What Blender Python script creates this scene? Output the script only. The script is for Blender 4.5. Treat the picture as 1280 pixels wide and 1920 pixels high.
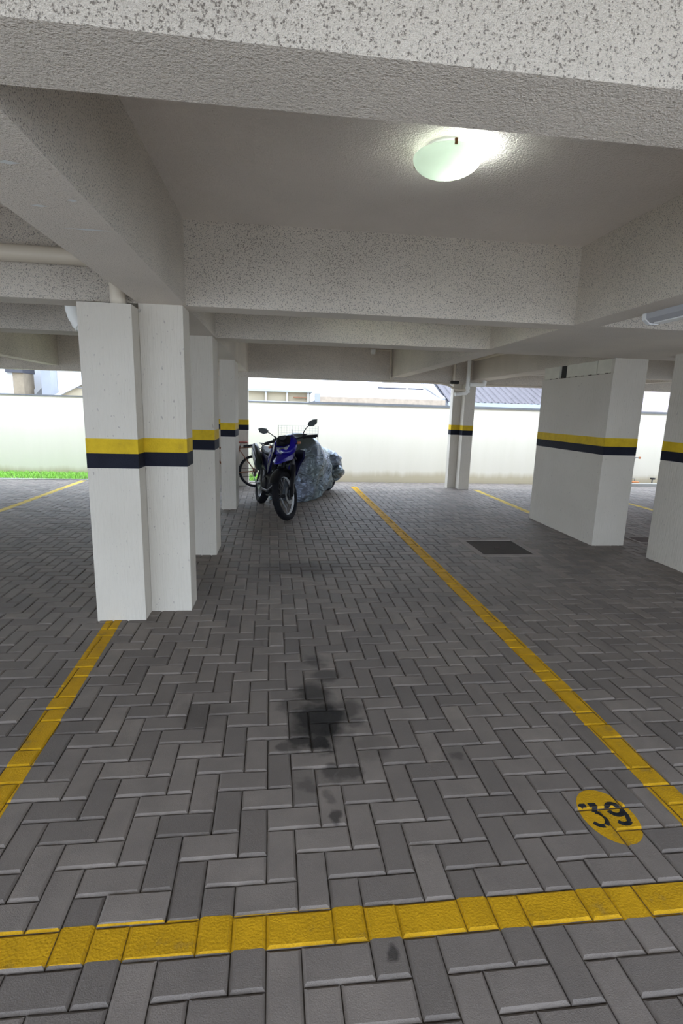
import bpy, bmesh, math, random
from mathutils import Vector, Matrix, noise

random.seed(7)
for o in list(bpy.data.objects):
    bpy.data.objects.remove(o, do_unlink=True)
SC = bpy.context.scene
COL = SC.collection

# ------------------------------------------------------------------ camera
F_PX, YAW, PITCH, ROLL, CAM_Z = 965.0, 0.1172, 0.195, 0.0284, 1.5306


def cam_axes():
    cy, sy = math.cos(YAW), math.sin(YAW)
    f = Vector((sy, cy, 0)); r = Vector((cy, -sy, 0)); u = Vector((0, 0, 1))
    cp, sp = math.cos(PITCH), math.sin(PITCH)
    f2 = f * cp - u * sp; u2 = u * cp + f * sp
    cr, sr = math.cos(ROLL), math.sin(ROLL)
    return r * cr + u2 * sr, u2 * cr - r * sr, f2


R3, U3, F3 = cam_axes()
cam_data = bpy.data.cameras.new('camera')
cam = bpy.data.objects.new('camera', cam_data)
COL.objects.link(cam)
cam.matrix_world = Matrix(((R3.x, U3.x, -F3.x, 0), (R3.y, U3.y, -F3.y, 0), (R3.z, U3.z, -F3.z, CAM_Z), (0, 0, 0, 1)))
cam_data.sensor_fit = 'VERTICAL'
cam_data.sensor_height = 36.0
cam_data.lens = F_PX / 1920.0 * 36.0
cam_data.clip_start = 0.05
cam_data.clip_end = 200
SC.camera = cam

# ------------------------------------------------------------------ world, exposure
world = bpy.data.worlds.new('overcast_sky')
SC.world = world
world.use_nodes = True
bg = world.node_tree.nodes['Background']
bg.inputs[0].default_value = (0.71, 0.825, 1.0, 1)
# standard overcast sky: luminance rises smoothly from the horizon to three times as much at the zenith
_nt = world.node_tree
_tc = _nt.nodes.new('ShaderNodeTexCoord')
_sx = _nt.nodes.new('ShaderNodeSeparateXYZ')
_mr = _nt.nodes.new('ShaderNodeMapRange')
_mr.inputs[1].default_value = 0.0; _mr.inputs[2].default_value = 1.0; _mr.inputs[3].default_value = 0.62; _mr.inputs[4].default_value = 1.86
_nt.links.new(_tc.outputs['Generated'], _sx.inputs[0]); _nt.links.new(_sx.outputs['Z'], _mr.inputs[0]); _nt.links.new(_mr.outputs[0], bg.inputs[1])
SC.view_settings.view_transform = 'Standard'
SC.view_settings.look = 'None'
SC.view_settings.gamma = 1.0
SC.view_settings.use_curve_mapping = False
SC.view_settings.exposure = 2.6
SC.cycles.use_denoising = True
SC.cycles.max_bounces = 10
SC.cycles.diffuse_bounces = 7

# extents of the slab over the car park (open to the sky on its sides)
SLAB_X0, SLAB_X1, SLAB_Y0, SLAB_Y1 = -20.0, 22.0, -2.1, 10.56
CEIL, BEAM = 2.74, 2.20


# ------------------------------------------------------------------ materials
def new_mat(name):
    m = bpy.data.materials.new(name)
    m.use_nodes = True
    return m, m.node_tree, m.node_tree.nodes['Principled BSDF']


def simple(name, col, rough=0.6, metal=0.0, bump=0.0, scale=80.0, var=0.0, spec=0.4):
    m, nt, p = new_mat(name)
    p.inputs['Specular IOR Level'].default_value = spec
    p.inputs['Base Color'].default_value = (*col, 1)
    p.inputs['Roughness'].default_value = rough
    p.inputs['Metallic'].default_value = metal
    if bump or var:
        g = nt.nodes.new('ShaderNodeNewGeometry')
        n = nt.nodes.new('ShaderNodeTexNoise'); n.inputs['Scale'].default_value = scale; n.inputs['Detail'].default_value = 4
        nt.links.new(g.outputs['Position'], n.inputs['Vector'])
        if bump:
            b = nt.nodes.new('ShaderNodeBump'); b.inputs['Strength'].default_value = 1.0; b.inputs['Distance'].default_value = bump
            nt.links.new(n.outputs['Fac'], b.inputs['Height']); nt.links.new(b.outputs[0], p.inputs['Normal'])
        if var:
            mx = nt.nodes.new('ShaderNodeMix'); mx.data_type = 'RGBA'
            mx.inputs[6].default_value = (*[c * (1 - var) for c in col], 1); mx.inputs[7].default_value = (*[min(1, c * (1 + var)) for c in col], 1)
            n2 = nt.nodes.new('ShaderNodeTexNoise'); n2.inputs['Scale'].default_value = scale * 0.13; n2.inputs['Detail'].default_value = 5
            nt.links.new(g.outputs['Position'], n2.inputs['Vector'])
            nt.links.new(n2.outputs['Fac'], mx.inputs[0]); nt.links.new(mx.outputs[2], p.inputs['Base Color'])
    return m


def ramp(nt, src, lo, hi, a=0.0, b=1.0):
    r = nt.nodes.new('ShaderNodeMapRange')
    r.inputs[1].default_value = lo; r.inputs[2].default_value = hi; r.inputs[3].default_value = a; r.inputs[4].default_value = b
    nt.links.new(src, r.inputs[0])
    return r.outputs[0]


def math_node(nt, op, a, b=None):
    n = nt.nodes.new('ShaderNodeMath'); n.operation = op
    for i, v in enumerate((a, b)):
        if v is None: continue
        if isinstance(v, (int, float)): n.inputs[i].default_value = v
        else: nt.links.new(v, n.inputs[i])
    return n.outputs[0]


def mixc(nt, fac, a, b):
    n = nt.nodes.new('ShaderNodeMix'); n.data_type = 'RGBA'
    if isinstance(fac, (int, float)): n.inputs[0].default_value = fac
    else: nt.links.new(fac, n.inputs[0])
    for i, v in ((6, a), (7, b)):
        if isinstance(v, tuple): n.inputs[i].default_value = (*v, 1)
        else: nt.links.new(v, n.inputs[i])
    return n.outputs[2]


def noise_tex(nt, vec, scale, detail=2, rough=0.5):
    n = nt.nodes.new('ShaderNodeTexNoise')
    n.inputs['Scale'].default_value = scale; n.inputs['Detail'].default_value = detail; n.inputs['Roughness'].default_value = rough
    nt.links.new(vec, n.inputs['Vector'])
    return n.outputs['Fac']


def position(nt, scale=None):
    g = nt.nodes.new('ShaderNodeNewGeometry')
    if scale is None: return g.outputs['Position']
    m = nt.nodes.new('ShaderNodeVectorMath'); m.operation = 'MULTIPLY'; m.inputs[1].default_value = scale
    nt.links.new(g.outputs['Position'], m.inputs[0])
    return m.outputs[0]


def bump(nt, p, height, dist, strength=1.0):
    b = nt.nodes.new('ShaderNodeBump'); b.inputs['Distance'].default_value = dist; b.inputs['Strength'].default_value = strength
    nt.links.new(height, b.inputs['Height']); nt.links.new(b.outputs[0], p.inputs['Normal'])


def stucco(name, base, dark, speck_lo, speck_hi, scale, depth, amount=1.0):
    m, nt, p = new_mat(name)
    pos = position(nt)
    n1 = noise_tex(nt, pos, scale, 3, 0.6)
    n2 = noise_tex(nt, pos, 1.3, 4)
    n3 = noise_tex(nt, pos, scale * 2.1, 2)
    patch = ramp(nt, n2, 0.3, 0.7, -0.015, 0.025)
    sp = math_node(nt, 'ADD', n1, patch)
    fac = math_node(nt, 'MULTIPLY', ramp(nt, sp, speck_lo, speck_hi), amount)
    c0 = mixc(nt, ramp(nt, n2, 0.35, 0.65), base, tuple(c * 0.9 for c in base))
    nt.links.new(mixc(nt, fac, c0, dark), p.inputs['Base Color'])
    p.inputs['Roughness'].default_value = 0.9
    h = math_node(nt, 'SUBTRACT', math_node(nt, 'MULTIPLY', n3, 0.5), n1)
    bump(nt, p, h, depth)
    return m


M = {}
M['stucco'] = stucco('rough_stucco', (0.86, 0.775, 0.66), (0.13, 0.10, 0.075), 0.55, 0.65, 165, 0.014, 0.8)
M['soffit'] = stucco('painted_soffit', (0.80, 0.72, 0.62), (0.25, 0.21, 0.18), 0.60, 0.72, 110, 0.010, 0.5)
M['slab'] = stucco('grey_slab', (0.85, 0.775, 0.69), (0.5, 0.37, 0.34), 0.66, 0.75, 90, 0.010, 0.4)


def pillar_mat():
    m, nt, p = new_mat('brushed_white_paint')
    streak = noise_tex(nt, position(nt, (70, 70, 6)), 1.0, 3)
    pit = noise_tex(nt, position(nt, (60, 60, 30)), 1.0, 1)
    blotch = noise_tex(nt, position(nt), 1.6, 4)
    c = mixc(nt, ramp(nt, blotch, 0.3, 0.7), (0.56, 0.515, 0.44), (0.51, 0.465, 0.39))
    c = mixc(nt, math_node(nt, 'MULTIPLY', ramp(nt, pit, 0.72, 0.78), 0.65), c, (0.25, 0.22, 0.2))
    nt.links.new(c, p.inputs['Base Color'])
    p.inputs['Roughness'].default_value = 0.75
    bump(nt, p, streak, 0.0055)
    return m


M['pillar'] = pillar_mat()


def paint_mat(name, col, worn):
    m, nt, p = new_mat(name)
    n = noise_tex(nt, position(nt), 9, 5, 0.65)
    f = noise_tex(nt, position(nt), 130, 2)
    c = mixc(nt, ramp(nt, n, 0.35, 0.75), col, tuple(v * 0.72 for v in col))
    c = mixc(nt, math_node(nt, 'MULTIPLY', ramp(nt, n, 0.60, 0.72), worn), c, (0.15, 0.12, 0.07))
    nt.links.new(c, p.inputs['Base Color'])
    p.inputs['Roughness'].default_value = 0.7
    p.inputs['Specular IOR Level'].default_value = 0.15
    bump(nt, p, f, 0.003)
    return m


M['yellow_band'] = paint_mat('yellow_wall_paint', (0.62, 0.42, 0.02), 0.15)
M['black_band'] = paint_mat('black_wall_paint', (0.012, 0.013, 0.022), 0.0)
M['yellow_road'] = paint_mat('yellow_road_paint', (0.54, 0.30, 0.009), 0.45)
M['yellow_pale'] = paint_mat('overexposed_yellow_road_paint', (0.62, 0.45, 0.10), 0.35)  # paler copy of the road paint: overexposure at the far end put into the colour
M['black_road'] = simple('black_stencil_paint', (0.012, 0.014, 0.02), 0.7)

STAINS = [(0.196, 2.33, .17, .22, 1.0), (0.176, 2.58, .12, .14, .8), (0.10, 2.17, .10, .08, .9), (0.19, 2.15, .08, .09, 1.0), (0.32, 2.42, .12, .10, .6),
          (0.217, 1.97, .06, .05, .6), (0.30, 1.95, .08, .05, .6), (0.11, 1.88, .05, .06, .45), (0.202, 1.69, .035, .045, .75), (0.321, 1.176, .032, .03, .75),
          (0.167, 4.86, .55, .28, .45), (0.385, 2.31, .05, .06, .5), (0.207, 2.95, .09, .10, .55), (0.26, 2.78, .12, .09, .6), (-0.39, 2.42, .16, .12, .3),
          (0.80, 2.0, .04, .05, .5), (0.19, 1.82, .04, .04, .4), (0.0, 2.15, .05, .05, .6), (0.43, 2.12, .10, .12, .35), (0.05, 2.47, .08, .07, .5)]


def paver_mat(name, per_object):
    m, nt, p = new_mat(name)
    pos = position(nt)
    if per_object:
        oi = nt.nodes.new('ShaderNodeObjectInfo'); tone = oi.outputs['Random']
    else:
        at = nt.nodes.new('ShaderNodeAttribute'); at.attribute_name = 'tone'; tone = at.outputs['Fac']
    grain = noise_tex(nt, pos, 260, 3, 0.7)
    cloud = noise_tex(nt, pos, 7, 5, 0.6)
    big = noise_tex(nt, pos, 0.7, 3)
    c = mixc(nt, tone, (0.132, 0.112, 0.097), (0.225, 0.190, 0.162))
    c = mixc(nt, ramp(nt, cloud, 0.35, 0.7, 0, 0.5), c, (0.115, 0.098, 0.085))
    c = mixc(nt, ramp(nt, big, 0.4, 0.7, 0, 0.35), c, (0.19, 0.16, 0.135))
    c = mixc(nt, ramp(nt, grain, 0.58, 0.75, 0, 0.35), c, (0.28, 0.26, 0.24))
    tot = None
    wob = nt.nodes.new('ShaderNodeTexNoise'); wob.inputs['Scale'].default_value = 9; wob.inputs['Detail'].default_value = 3
    nt.links.new(pos, wob.inputs['Vector'])
    wv = nt.nodes.new('ShaderNodeVectorMath'); wv.operation = 'MULTIPLY_ADD'
    wv.inputs[1].default_value = (0.16, 0.16, 0); wv.inputs[2].default_value = (-0.08, -0.08, 0)
    nt.links.new(wob.outputs['Color'], wv.inputs[0])
    pw = nt.nodes.new('ShaderNodeVectorMath'); pw.operation = 'ADD'
    nt.links.new(pos, pw.inputs[0]); nt.links.new(wv.outputs[0], pw.inputs[1])
    for (x, y, rx, ry, a) in STAINS:
        s = nt.nodes.new('ShaderNodeVectorMath'); s.operation = 'SUBTRACT'; s.inputs[1].default_value = (x, y, 0)
        nt.links.new(pw.outputs[0], s.inputs[0])
        d = nt.nodes.new('ShaderNodeVectorMath'); d.operation = 'MULTIPLY'; d.inputs[1].default_value = (1 / rx, 1 / ry, 0)
        nt.links.new(s.outputs[0], d.inputs[0])
        l = nt.nodes.new('ShaderNodeVectorMath'); l.operation = 'LENGTH'; nt.links.new(d.outputs[0], l.inputs[0])
        f = ramp(nt, l.outputs['Value'], 1.05, 0.55, 0, a)
        tot = f if tot is None else math_node(nt, 'MAXIMUM', tot, f)
    tot = math_node(nt, 'MULTIPLY', tot, ramp(nt, cloud, 0.25, 0.6, 1.0, 0.9))
    c = mixc(nt, tot, c, (0.014, 0.013, 0.012))
    nt.links.new(c, p.inputs['Base Color'])
    nt.links.new(ramp(nt, tot, 0, 1, 0.62, 0.6), p.inputs['Roughness'])
    nt.links.new(ramp(nt, tot, 0, 1, 0.36, 0.10), p.inputs['Specular IOR Level'])
    bump(nt, p, math_node(nt, 'ADD', grain, math_node(nt, 'MULTIPLY', cloud, 1.5)), 0.0022)
    return m


M['paver'] = paver_mat('grey_concrete_paver', True)
M['paver_far'] = paver_mat('grey_concrete_paver_field', False)
M['sand'] = simple('dark_joint_sand', (0.05, 0.038, 0.028), 0.95, bump=0.003, scale=200, var=0.3)
M['far_paving'] = simple('far_paving', (0.235, 0.215, 0.195), 0.8, bump=0.002, scale=40, var=0.15)
M['kerb'] = simple('pale_kerb_concrete', (0.42, 0.41, 0.38), 0.9, bump=0.002, scale=90, var=0.15)
M['cement'] = simple('mortar_frame', (0.26, 0.225, 0.20), 0.9, bump=0.004, scale=60, var=0.2)
M['rust_lid'] = simple('rusty_steel_lid', (0.075, 0.05, 0.042), 0.7, 0.2, bump=0.002, scale=60, var=0.5)
M['pvc'] = simple('cream_pvc_pipe', (0.60, 0.53, 0.42), 0.45, var=0.06, scale=20)
M['pvc_white'] = simple('white_pvc_pipe', (0.78, 0.77, 0.72), 0.45, var=0.05, scale=20)
M['near_black'] = simple('near_black_matte', (0.03, 0.028, 0.025), 0.95)  # near-black, for the panel gap and the grimy pipe foot
M['brass'] = simple('brown_clip', (0.22, 0.10, 0.03), 0.5, 0.4)
M['white_metal'] = simple('white_lamp_base', (0.75, 0.75, 0.73), 0.4)
M['grey_metal'] = simple('grey_lamp_housing', (0.42, 0.42, 0.43), 0.45)
M['panel'] = simple('cream_concrete_panel', (0.60, 0.57, 0.47), 0.85, bump=0.004, scale=60, var=0.12)


def boundary_mat():
    m, nt, p = new_mat('cream_boundary_render')
    n = noise_tex(nt, position(nt, (3, 3, 0.5)), 1.0, 5, 0.6)
    sep = nt.nodes.new('ShaderNodeSeparateXYZ'); nt.links.new(position(nt), sep.inputs[0])
    z = math_node(nt, 'ADD', sep.outputs['Z'], math_node(nt, 'MULTIPLY', n, -0.25))
    c = mixc(nt, ramp(nt, n, 0.35, 0.75, 0, 0.5), (0.80, 0.745, 0.62), (0.73, 0.685, 0.545))
    c = mixc(nt, ramp(nt, z, 0.02, -0.12, 0, 0.5), c, (0.34, 0.24, 0.06))
    nt.links.new(c, p.inputs['Base Color']); p.inputs['Roughness'].default_value = 0.9
    return m


M['boundary'] = boundary_mat()
M['coping'] = simple('grey_wall_coping', (0.14, 0.145, 0.15), 0.7, var=0.2, scale=30)
M['grass'] = simple('green_grass_blades', (0.36, 0.68, 0.12), 0.7, var=0.35, scale=40)
M['soil'] = simple('lawn_soil', (0.08, 0.13, 0.03), 0.95, bump=0.01, scale=40, var=0.3)
M['outside'] = simple('outside_ground', (0.44, 0.42, 0.39), 0.9, var=0.1, scale=10)
M['house_white'] = simple('white_house_render', (0.36, 0.36, 0.37), 0.85, var=0.05, scale=12)
M['house_pink'] = simple('pale_pink_render', (0.40, 0.34, 0.37), 0.85, var=0.03, scale=12)
M['house_cream'] = simple('cream_house_render', (0.30, 0.26, 0.185), 0.85, var=0.1, scale=20)
M['house_brick'] = simple('weathered_brick', (0.19, 0.155, 0.11), 0.9, bump=0.01, scale=30, var=0.5)
M['house_grey'] = simple('grey_concrete_post', (0.22, 0.23, 0.26), 0.9, var=0.1, scale=30)
M['metal_roof'] = simple('pale_metal_roof', (0.34, 0.325, 0.345), 0.6, var=0.04, scale=10)
M['rusty_gutter'] = simple('rust_streaked_gutter', (0.27, 0.22, 0.17), 0.7, var=0.4, scale=60)
M['tile'] = simple('grey_brown_roof_tile', (0.075, 0.066, 0.07), 0.8, var=0.3, scale=40)
M['fascia'] = simple('pale_blue_fascia', (0.26, 0.29, 0.31), 0.6, var=0.05, scale=20)
M['dark_line'] = simple('dark_ridge_strip', (0.04, 0.04, 0.05), 0.6)

M['rubber'] = simple('black_tyre_rubber', (0.009, 0.009, 0.011), 0.8, bump=0.002, scale=200, spec=0.15)
M['plastic'] = simple('matte_black_plastic', (0.006, 0.006, 0.008), 0.45, spec=0.25)
M['blue'] = simple('glossy_blue_plastic', (0.008, 0.004, 0.20), 0.25, spec=0.35)
M['dark_blue'] = simple('dark_navy_plastic', (0.005, 0.005, 0.035), 0.35, spec=0.3)
M['chrome'] = simple('bright_alloy', (0.70, 0.71, 0.72), 0.3, 0.35)
M['steel'] = simple('dull_steel', (0.16, 0.165, 0.17), 0.42, 0.85)
M['engine'] = simple('dark_engine_casting', (0.018, 0.018, 0.02), 0.55, 0.2, spec=0.2)
M['green_shield'] = simple('dark_green_grey_shield', (0.012, 0.022, 0.019), 0.4, spec=0.3)
M['seat'] = simple('black_seat_vinyl', (0.010, 0.014, 0.013), 0.55, spec=0.3)
M['lens'] = simple('clear_headlight_lens', (0.34, 0.36, 0.40), 0.12, 0.3)
M['mirror_back'] = simple('black_mirror_shell', (0.012, 0.018, 0.014), 0.35)
M['orange'] = simple('amber_indicator', (0.30, 0.09, 0.015), 0.35)
M['white_plastic'] = simple('white_trim_edge', (0.75, 0.77, 0.80), 0.35)
M['bike_rim'] = simple('dark_bicycle_rim', (0.03, 0.02, 0.016), 0.6)
M['rust_paint'] = simple('faded_red_brown_frame', (0.16, 0.065, 0.03), 0.6, var=0.4, scale=100)
M['pink_saddle'] = simple('worn_red_saddle', (0.28, 0.09, 0.07), 0.7, var=0.4, scale=100)
M['wire'] = simple('thin_grey_wire', (0.50, 0.50, 0.47), 0.5, 0.3)
M['tap_orange'] = simple('terracotta_pot', (0.50, 0.20, 0.08), 0.8)
M['tap_red'] = simple('red_plastic', (0.40, 0.05, 0.05), 0.5)


def tarp_mat():
    m, nt, p = new_mat('silver_tarpaulin')
    pos = position(nt)
    wob = nt.nodes.new('ShaderNodeTexNoise'); wob.inputs['Scale'].default_value = 2.5; wob.inputs['Detail'].default_value = 3
    nt.links.new(pos, wob.inputs['Vector'])
    ad = nt.nodes.new('ShaderNodeVectorMath'); ad.operation = 'MULTIPLY_ADD'; ad.inputs[1].default_value = (.5, .5, .5)
    nt.links.new(wob.outputs['Color'], ad.inputs[0]); nt.links.new(pos, ad.inputs[2])
    mp = nt.nodes.new('ShaderNodeMapping'); mp.inputs['Rotation'].default_value = (0.3, 0.5, 0.6); mp.inputs['Scale'].default_value = (4, 4, 11)
    nt.links.new(ad.outputs[0], mp.inputs['Vector'])
    n = nt.nodes.new('ShaderNodeTexNoise'); n.inputs['Scale'].default_value = 1.0; n.inputs['Detail'].default_value = 5
    nt.links.new(mp.outputs[0], n.inputs['Vector'])
    ridge = math_node(nt, 'ABSOLUTE', math_node(nt, 'SUBTRACT', n.outputs['Fac'], 0.5))
    big = noise_tex(nt, pos, 2.0, 3)
    c = mixc(nt, ramp(nt, big, 0.40, 0.62), (0.13, 0.16, 0.165), (0.17, 0.195, 0.25))
    nt.links.new(c, p.inputs['Base Color'])
    p.inputs['Roughness'].default_value = 0.34
    p.inputs['Metallic'].default_value = 0.8
    sep = nt.nodes.new('ShaderNodeSeparateXYZ'); nt.links.new(pos, sep.inputs[0])
    bump(nt, p, math_node(nt, 'MULTIPLY', ridge, ramp(nt, sep.outputs['Z'], 0.95, 0.45, 0.3, 1.0)), 0.07, 1.0)
    return m


M['tarp'] = tarp_mat()


def bowl_mat():
    m, nt, p = new_mat('frosted_glass_bowl')
    nt.nodes.remove(p)
    out = nt.nodes['Material Output']
    t = nt.nodes.new('ShaderNodeBsdfTranslucent'); t.inputs[0].default_value = (0.70, 0.76, 0.68, 1)
    d = nt.nodes.new('ShaderNodeBsdfDiffuse'); d.inputs[0].default_value = (0.85, 0.88, 0.84, 1)
    g = nt.nodes.new('ShaderNodeBsdfGlossy'); g.inputs['Roughness'].default_value = 0.2
    m1 = nt.nodes.new('ShaderNodeMixShader'); m1.inputs[0].default_value = 0.45
    nt.links.new(t.outputs[0], m1.inputs[1]); nt.links.new(d.outputs[0], m1.inputs[2])
    m2 = nt.nodes.new('ShaderNodeMixShader'); m2.inputs[0].default_value = 0.05
    nt.links.new(m1.outputs[0], m2.inputs[1]); nt.links.new(g.outputs[0], m2.inputs[2])
    nt.links.new(m2.outputs[0], out.inputs[0])
    return m


M['bowl'] = bowl_mat()


# ------------------------------------------------------------------ mesh builder
class MB:
    def __init__(self, xf=None):
        self.v, self.f, self.mi, self.xf = [], [], [], xf

    def add(self, vs, fs, mi=0):
        o = len(self.v)
        for v in vs:
            v = Vector(v)
            self.v.append(self.xf @ v if self.xf is not None else v)
        for f in fs:
            self.f.append([i + o for i in f]); self.mi.append(mi)
        return self

    def box(self, x0, x1, y0, y1, z0, z1, mi=0, bottom_mi=None):
        vs = [(x0, y0, z0), (x1, y0, z0), (x1, y1, z0), (x0, y1, z0), (x0, y0, z1), (x1, y0, z1), (x1, y1, z1), (x0, y1, z1)]
        self.add(vs, [(4, 5, 6, 7), (0, 1, 5, 4), (1, 2, 6, 5), (2, 3, 7, 6), (3, 0, 4, 7)], mi)
        o = len(self.v) - 8
        self.f.append([o + 3, o + 2, o + 1, o]); self.mi.append(mi if bottom_mi is None else bottom_mi)
        return self

    def rbox(self, c, dims, rot=None, taper=1.0, b=0.2):
        """rounded box (chamfered in profile), optional rotation matrix and top taper"""
        dx, dy, dz = [d / 2 for d in dims]
        rings = [(-1, 1 - b), (-1 + b, 1), (1 - b, 1), (1, 1 - b)]
        vs = []
        n = 8
        for (zz, sc) in rings:
            t = sc * (1 if zz < 0 else taper)
            for k in range(n):
                a = math.pi / 4 * k + math.pi / 8
                cx, cy = math.cos(a) / math.cos(math.pi / 8), math.sin(a) / math.cos(math.pi / 8)
                cx = max(-1, min(1, cx * 1.0)); cy = max(-1, min(1, cy * 1.0))
                cx = math.copysign(min(1, abs(cx) * 1.25), cx); cy = math.copysign(min(1, abs(cy) * 1.25), cy)
                p = Vector((cx * dx * t, cy * dy * t, zz * dz))
                if rot is not None: p = rot @ p
                vs.append(p + Vector(c))
        fs = []
        for r in range(3):
            for k in range(n):
                fs.append((r * n + k, r * n + (k + 1) % n, (r + 1) * n + (k + 1) % n, (r + 1) * n + k))
        fs.append(tuple(range(n - 1, -1, -1))); fs.append(tuple(range(3 * n, 4 * n)))
        return self.add(vs, fs)

    def tube(self, pts, r, n=8, cap=True):
        pts = [Vector(p) for p in pts]
        rs = r if isinstance(r, (list, tuple)) else [r] * len(pts)
        vs, fs = [], []
        prev = None
        for i, p in enumerate(pts):
            if i == 0: d = pts[1] - p
            elif i == len(pts) - 1: d = p - pts[i - 1]
            else: d = (pts[i + 1] - p).normalized() + (p - pts[i - 1]).normalized()
            d.normalize()
            if prev is None:
                a = Vector((0, 0, 1)) if abs(d.z) < 0.9 else Vector((1, 0, 0))
                u = d.cross(a).normalized()
            else:
                u = (prev - d * prev.dot(d)).normalized()
            prev = u
            w = d.cross(u)
            for k in range(n):
                t = 2 * math.pi * k / n
                vs.append(p + (u * math.cos(t) + w * math.sin(t)) * rs[i])
        for i in range(len(pts) - 1):
            for k in range(n):
                fs.append((i * n + k, i * n + (k + 1) % n, (i + 1) * n + (k + 1) % n, (i + 1) * n + k))
        if cap:
            fs.append(tuple(range(n - 1, -1, -1))); fs.append(tuple((len(pts) - 1) * n + k for k in range(n)))
        return self.add(vs, fs)

    def lathe(self, prof, c=(0, 0, 0), axis='Z', n=24, closed=False):
        """profile (r, h) round an axis"""
        vs, fs = [], []
        for (r, h) in prof:
            for k in range(n):
                a = 2 * math.pi * k / n
                x, y = r * math.cos(a), r * math.sin(a)
                p = {'Z': (x, y, h), 'Y': (x, h, y), 'X': (h, x, y)}[axis]
                vs.append(Vector(p) + Vector(c))
        m = len(prof)
        for i in range(m if closed else m - 1):
            j = (i + 1) % m
            for k in range(n):
                fs.append((i * n + k, i * n + (k + 1) % n, j * n + (k + 1) % n, j * n + k))
        if not closed:
            fs.append(tuple(range(n - 1, -1, -1))); fs.append(tuple((m - 1) * n + k for k in range(n)))
        return self.add(vs, fs)

    def loft(self, secs, cap=True, closed=True):
        n = len(secs[0]); vs = [p for s in secs for p in s]; fs = []
        for i in range(len(secs) - 1):
            for k in range(n if closed else n - 1):
                fs.append((i * n + k, i * n + (k + 1) % n, (i + 1) * n + (k + 1) % n, (i + 1) * n + k))
        if cap:
            fs.append(tuple(range(n - 1, -1, -1))); fs.append(tuple((len(secs) - 1) * n + k for k in range(n)))
        return self.add(vs, fs)

    def prism(self, poly, axis, t0, t1):
        """polygon in a plane extruded along axis ('X','Y','Z'); poly gives the two other coordinates in order"""
        def p3(a, b, t): return {'X': (t, a, b), 'Y': (a, t, b), 'Z': (a, b, t)}[axis]
        n = len(poly)
        vs = [p3(a, b, t0) for a, b in poly] + [p3(a, b, t1) for a, b in poly]
        fs = [tuple(range(n - 1, -1, -1)), tuple(range(n, 2 * n))] + [(k, (k + 1) % n, n + (k + 1) % n, n + k) for k in range(n)]
        return self.add(vs, fs)

    def mesh(self, name, mats, origin=None, smooth=False):
        me = bpy.data.meshes.new(name)
        o = Vector(origin) if origin is not None else Vector((0, 0, 0))
        me.from_pydata([tuple(v - o) for v in self.v], [], self.f)
        mats = mats if isinstance(mats, (list, tuple)) else [mats]
        for m in mats: me.materials.append(M[m])
        if len(mats) > 1: me.polygons.foreach_set('material_index', self.mi)
        bm = bmesh.new(); bm.from_mesh(me); bmesh.ops.recalc_face_normals(bm, faces=bm.faces); bm.to_mesh(me); bm.free()
        if smooth:
            me.polygons.foreach_set('use_smooth', [True] * len(me.polygons))
            try: me.set_sharp_from_angle(angle=math.radians(40))
            except Exception: pass
        me.update()
        return me

    def build(self, name, mats, parent=None, origin=None, smooth=False):
        """origin: world point the mesh is stored relative to (for children: the parent's location)"""
        if origin is None and parent is not None and not parent.get('_local'):
            origin = parent.location
        me = self.mesh(name, mats, origin, smooth)
        ob = bpy.data.objects.new(name, me)
        COL.objects.link(ob)
        if parent is not None: ob.parent = parent
        elif origin is not None: ob.location = origin
        return ob


def tag(o, label=None, cat=None, group=None, kind=None):
    if label: o['label'] = label
    if cat: o['category'] = cat
    if group: o['group'] = group
    if kind: o['kind'] = kind
    return o


def thing(name, loc, label, cat, group=None):
    o = bpy.data.objects.new(name, None)
    o.empty_display_size = 0.1
    COL.objects.link(o)
    o.location = loc
    return tag(o, label, cat, group)


def project(p):
    d = Vector(p) - Vector((0, 0, CAM_Z))
    z = d.dot(F3)
    if z < 0.05: return None
    return 640 + F_PX * d.dot(R3) / z, 960 - F_PX * d.dot(U3) / z


# ------------------------------------------------------------------ floor: herringbone pavers
LS = 0.1045
LU = (0.9638 * LS, -0.0003 * LS)
LW = (-0.0227 * LS, 1.0338 * LS)
LO = (1.3965 * LS, 18.9531 * LS)


def lat(u, v):
    w = -v
    return LO[0] + LU[0] * u + LW[0] * w, LO[1] + LU[1] * u + LW[1] * w


def smooth01(t):
    t = max(0.0, min(1.0, t)); return t * t * (3 - 2 * t)


def ground_z(x, y):
    return -0.075 * max(0.0, y - 10.3) * smooth01((x + 0.8) / 0.8)


JOINT = -0.0105          # level of the sand in the joints
PAVE = (-7.4, 10.4, 0.15, 12.0)
MAN = (2.16, 2.90, 5.24, 6.02)

fl = MB()
xs = [-20 + 1.05 * i for i in range(41)]; ys = [-5 + 0.54 * i for i in range(32)]
fl.add([(x, y, ground_z(x, y) + JOINT) for y in ys for x in xs],
       [(j * 41 + i, j * 41 + i + 1, (j + 1) * 41 + i + 1, (j + 1) * 41 + i) for j in range(31) for i in range(40)])
for k, f_ in enumerate(fl.f):
    cx = sum(fl.v[i].x for i in f_) / 4; cy = sum(fl.v[i].y for i in f_) / 4
    if not (PAVE[0] < cx < PAVE[1] and PAVE[2] < cy < PAVE[3]): fl.mi[k] = 1
floor = fl.build('floor', ['sand', 'far_paving'])
tag(floor, 'grey herringbone block paving of the car park', None, None, 'structure')

GAP, CH, CHD, DEEP = 0.0019, 0.0085, 0.0062, 0.045


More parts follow.
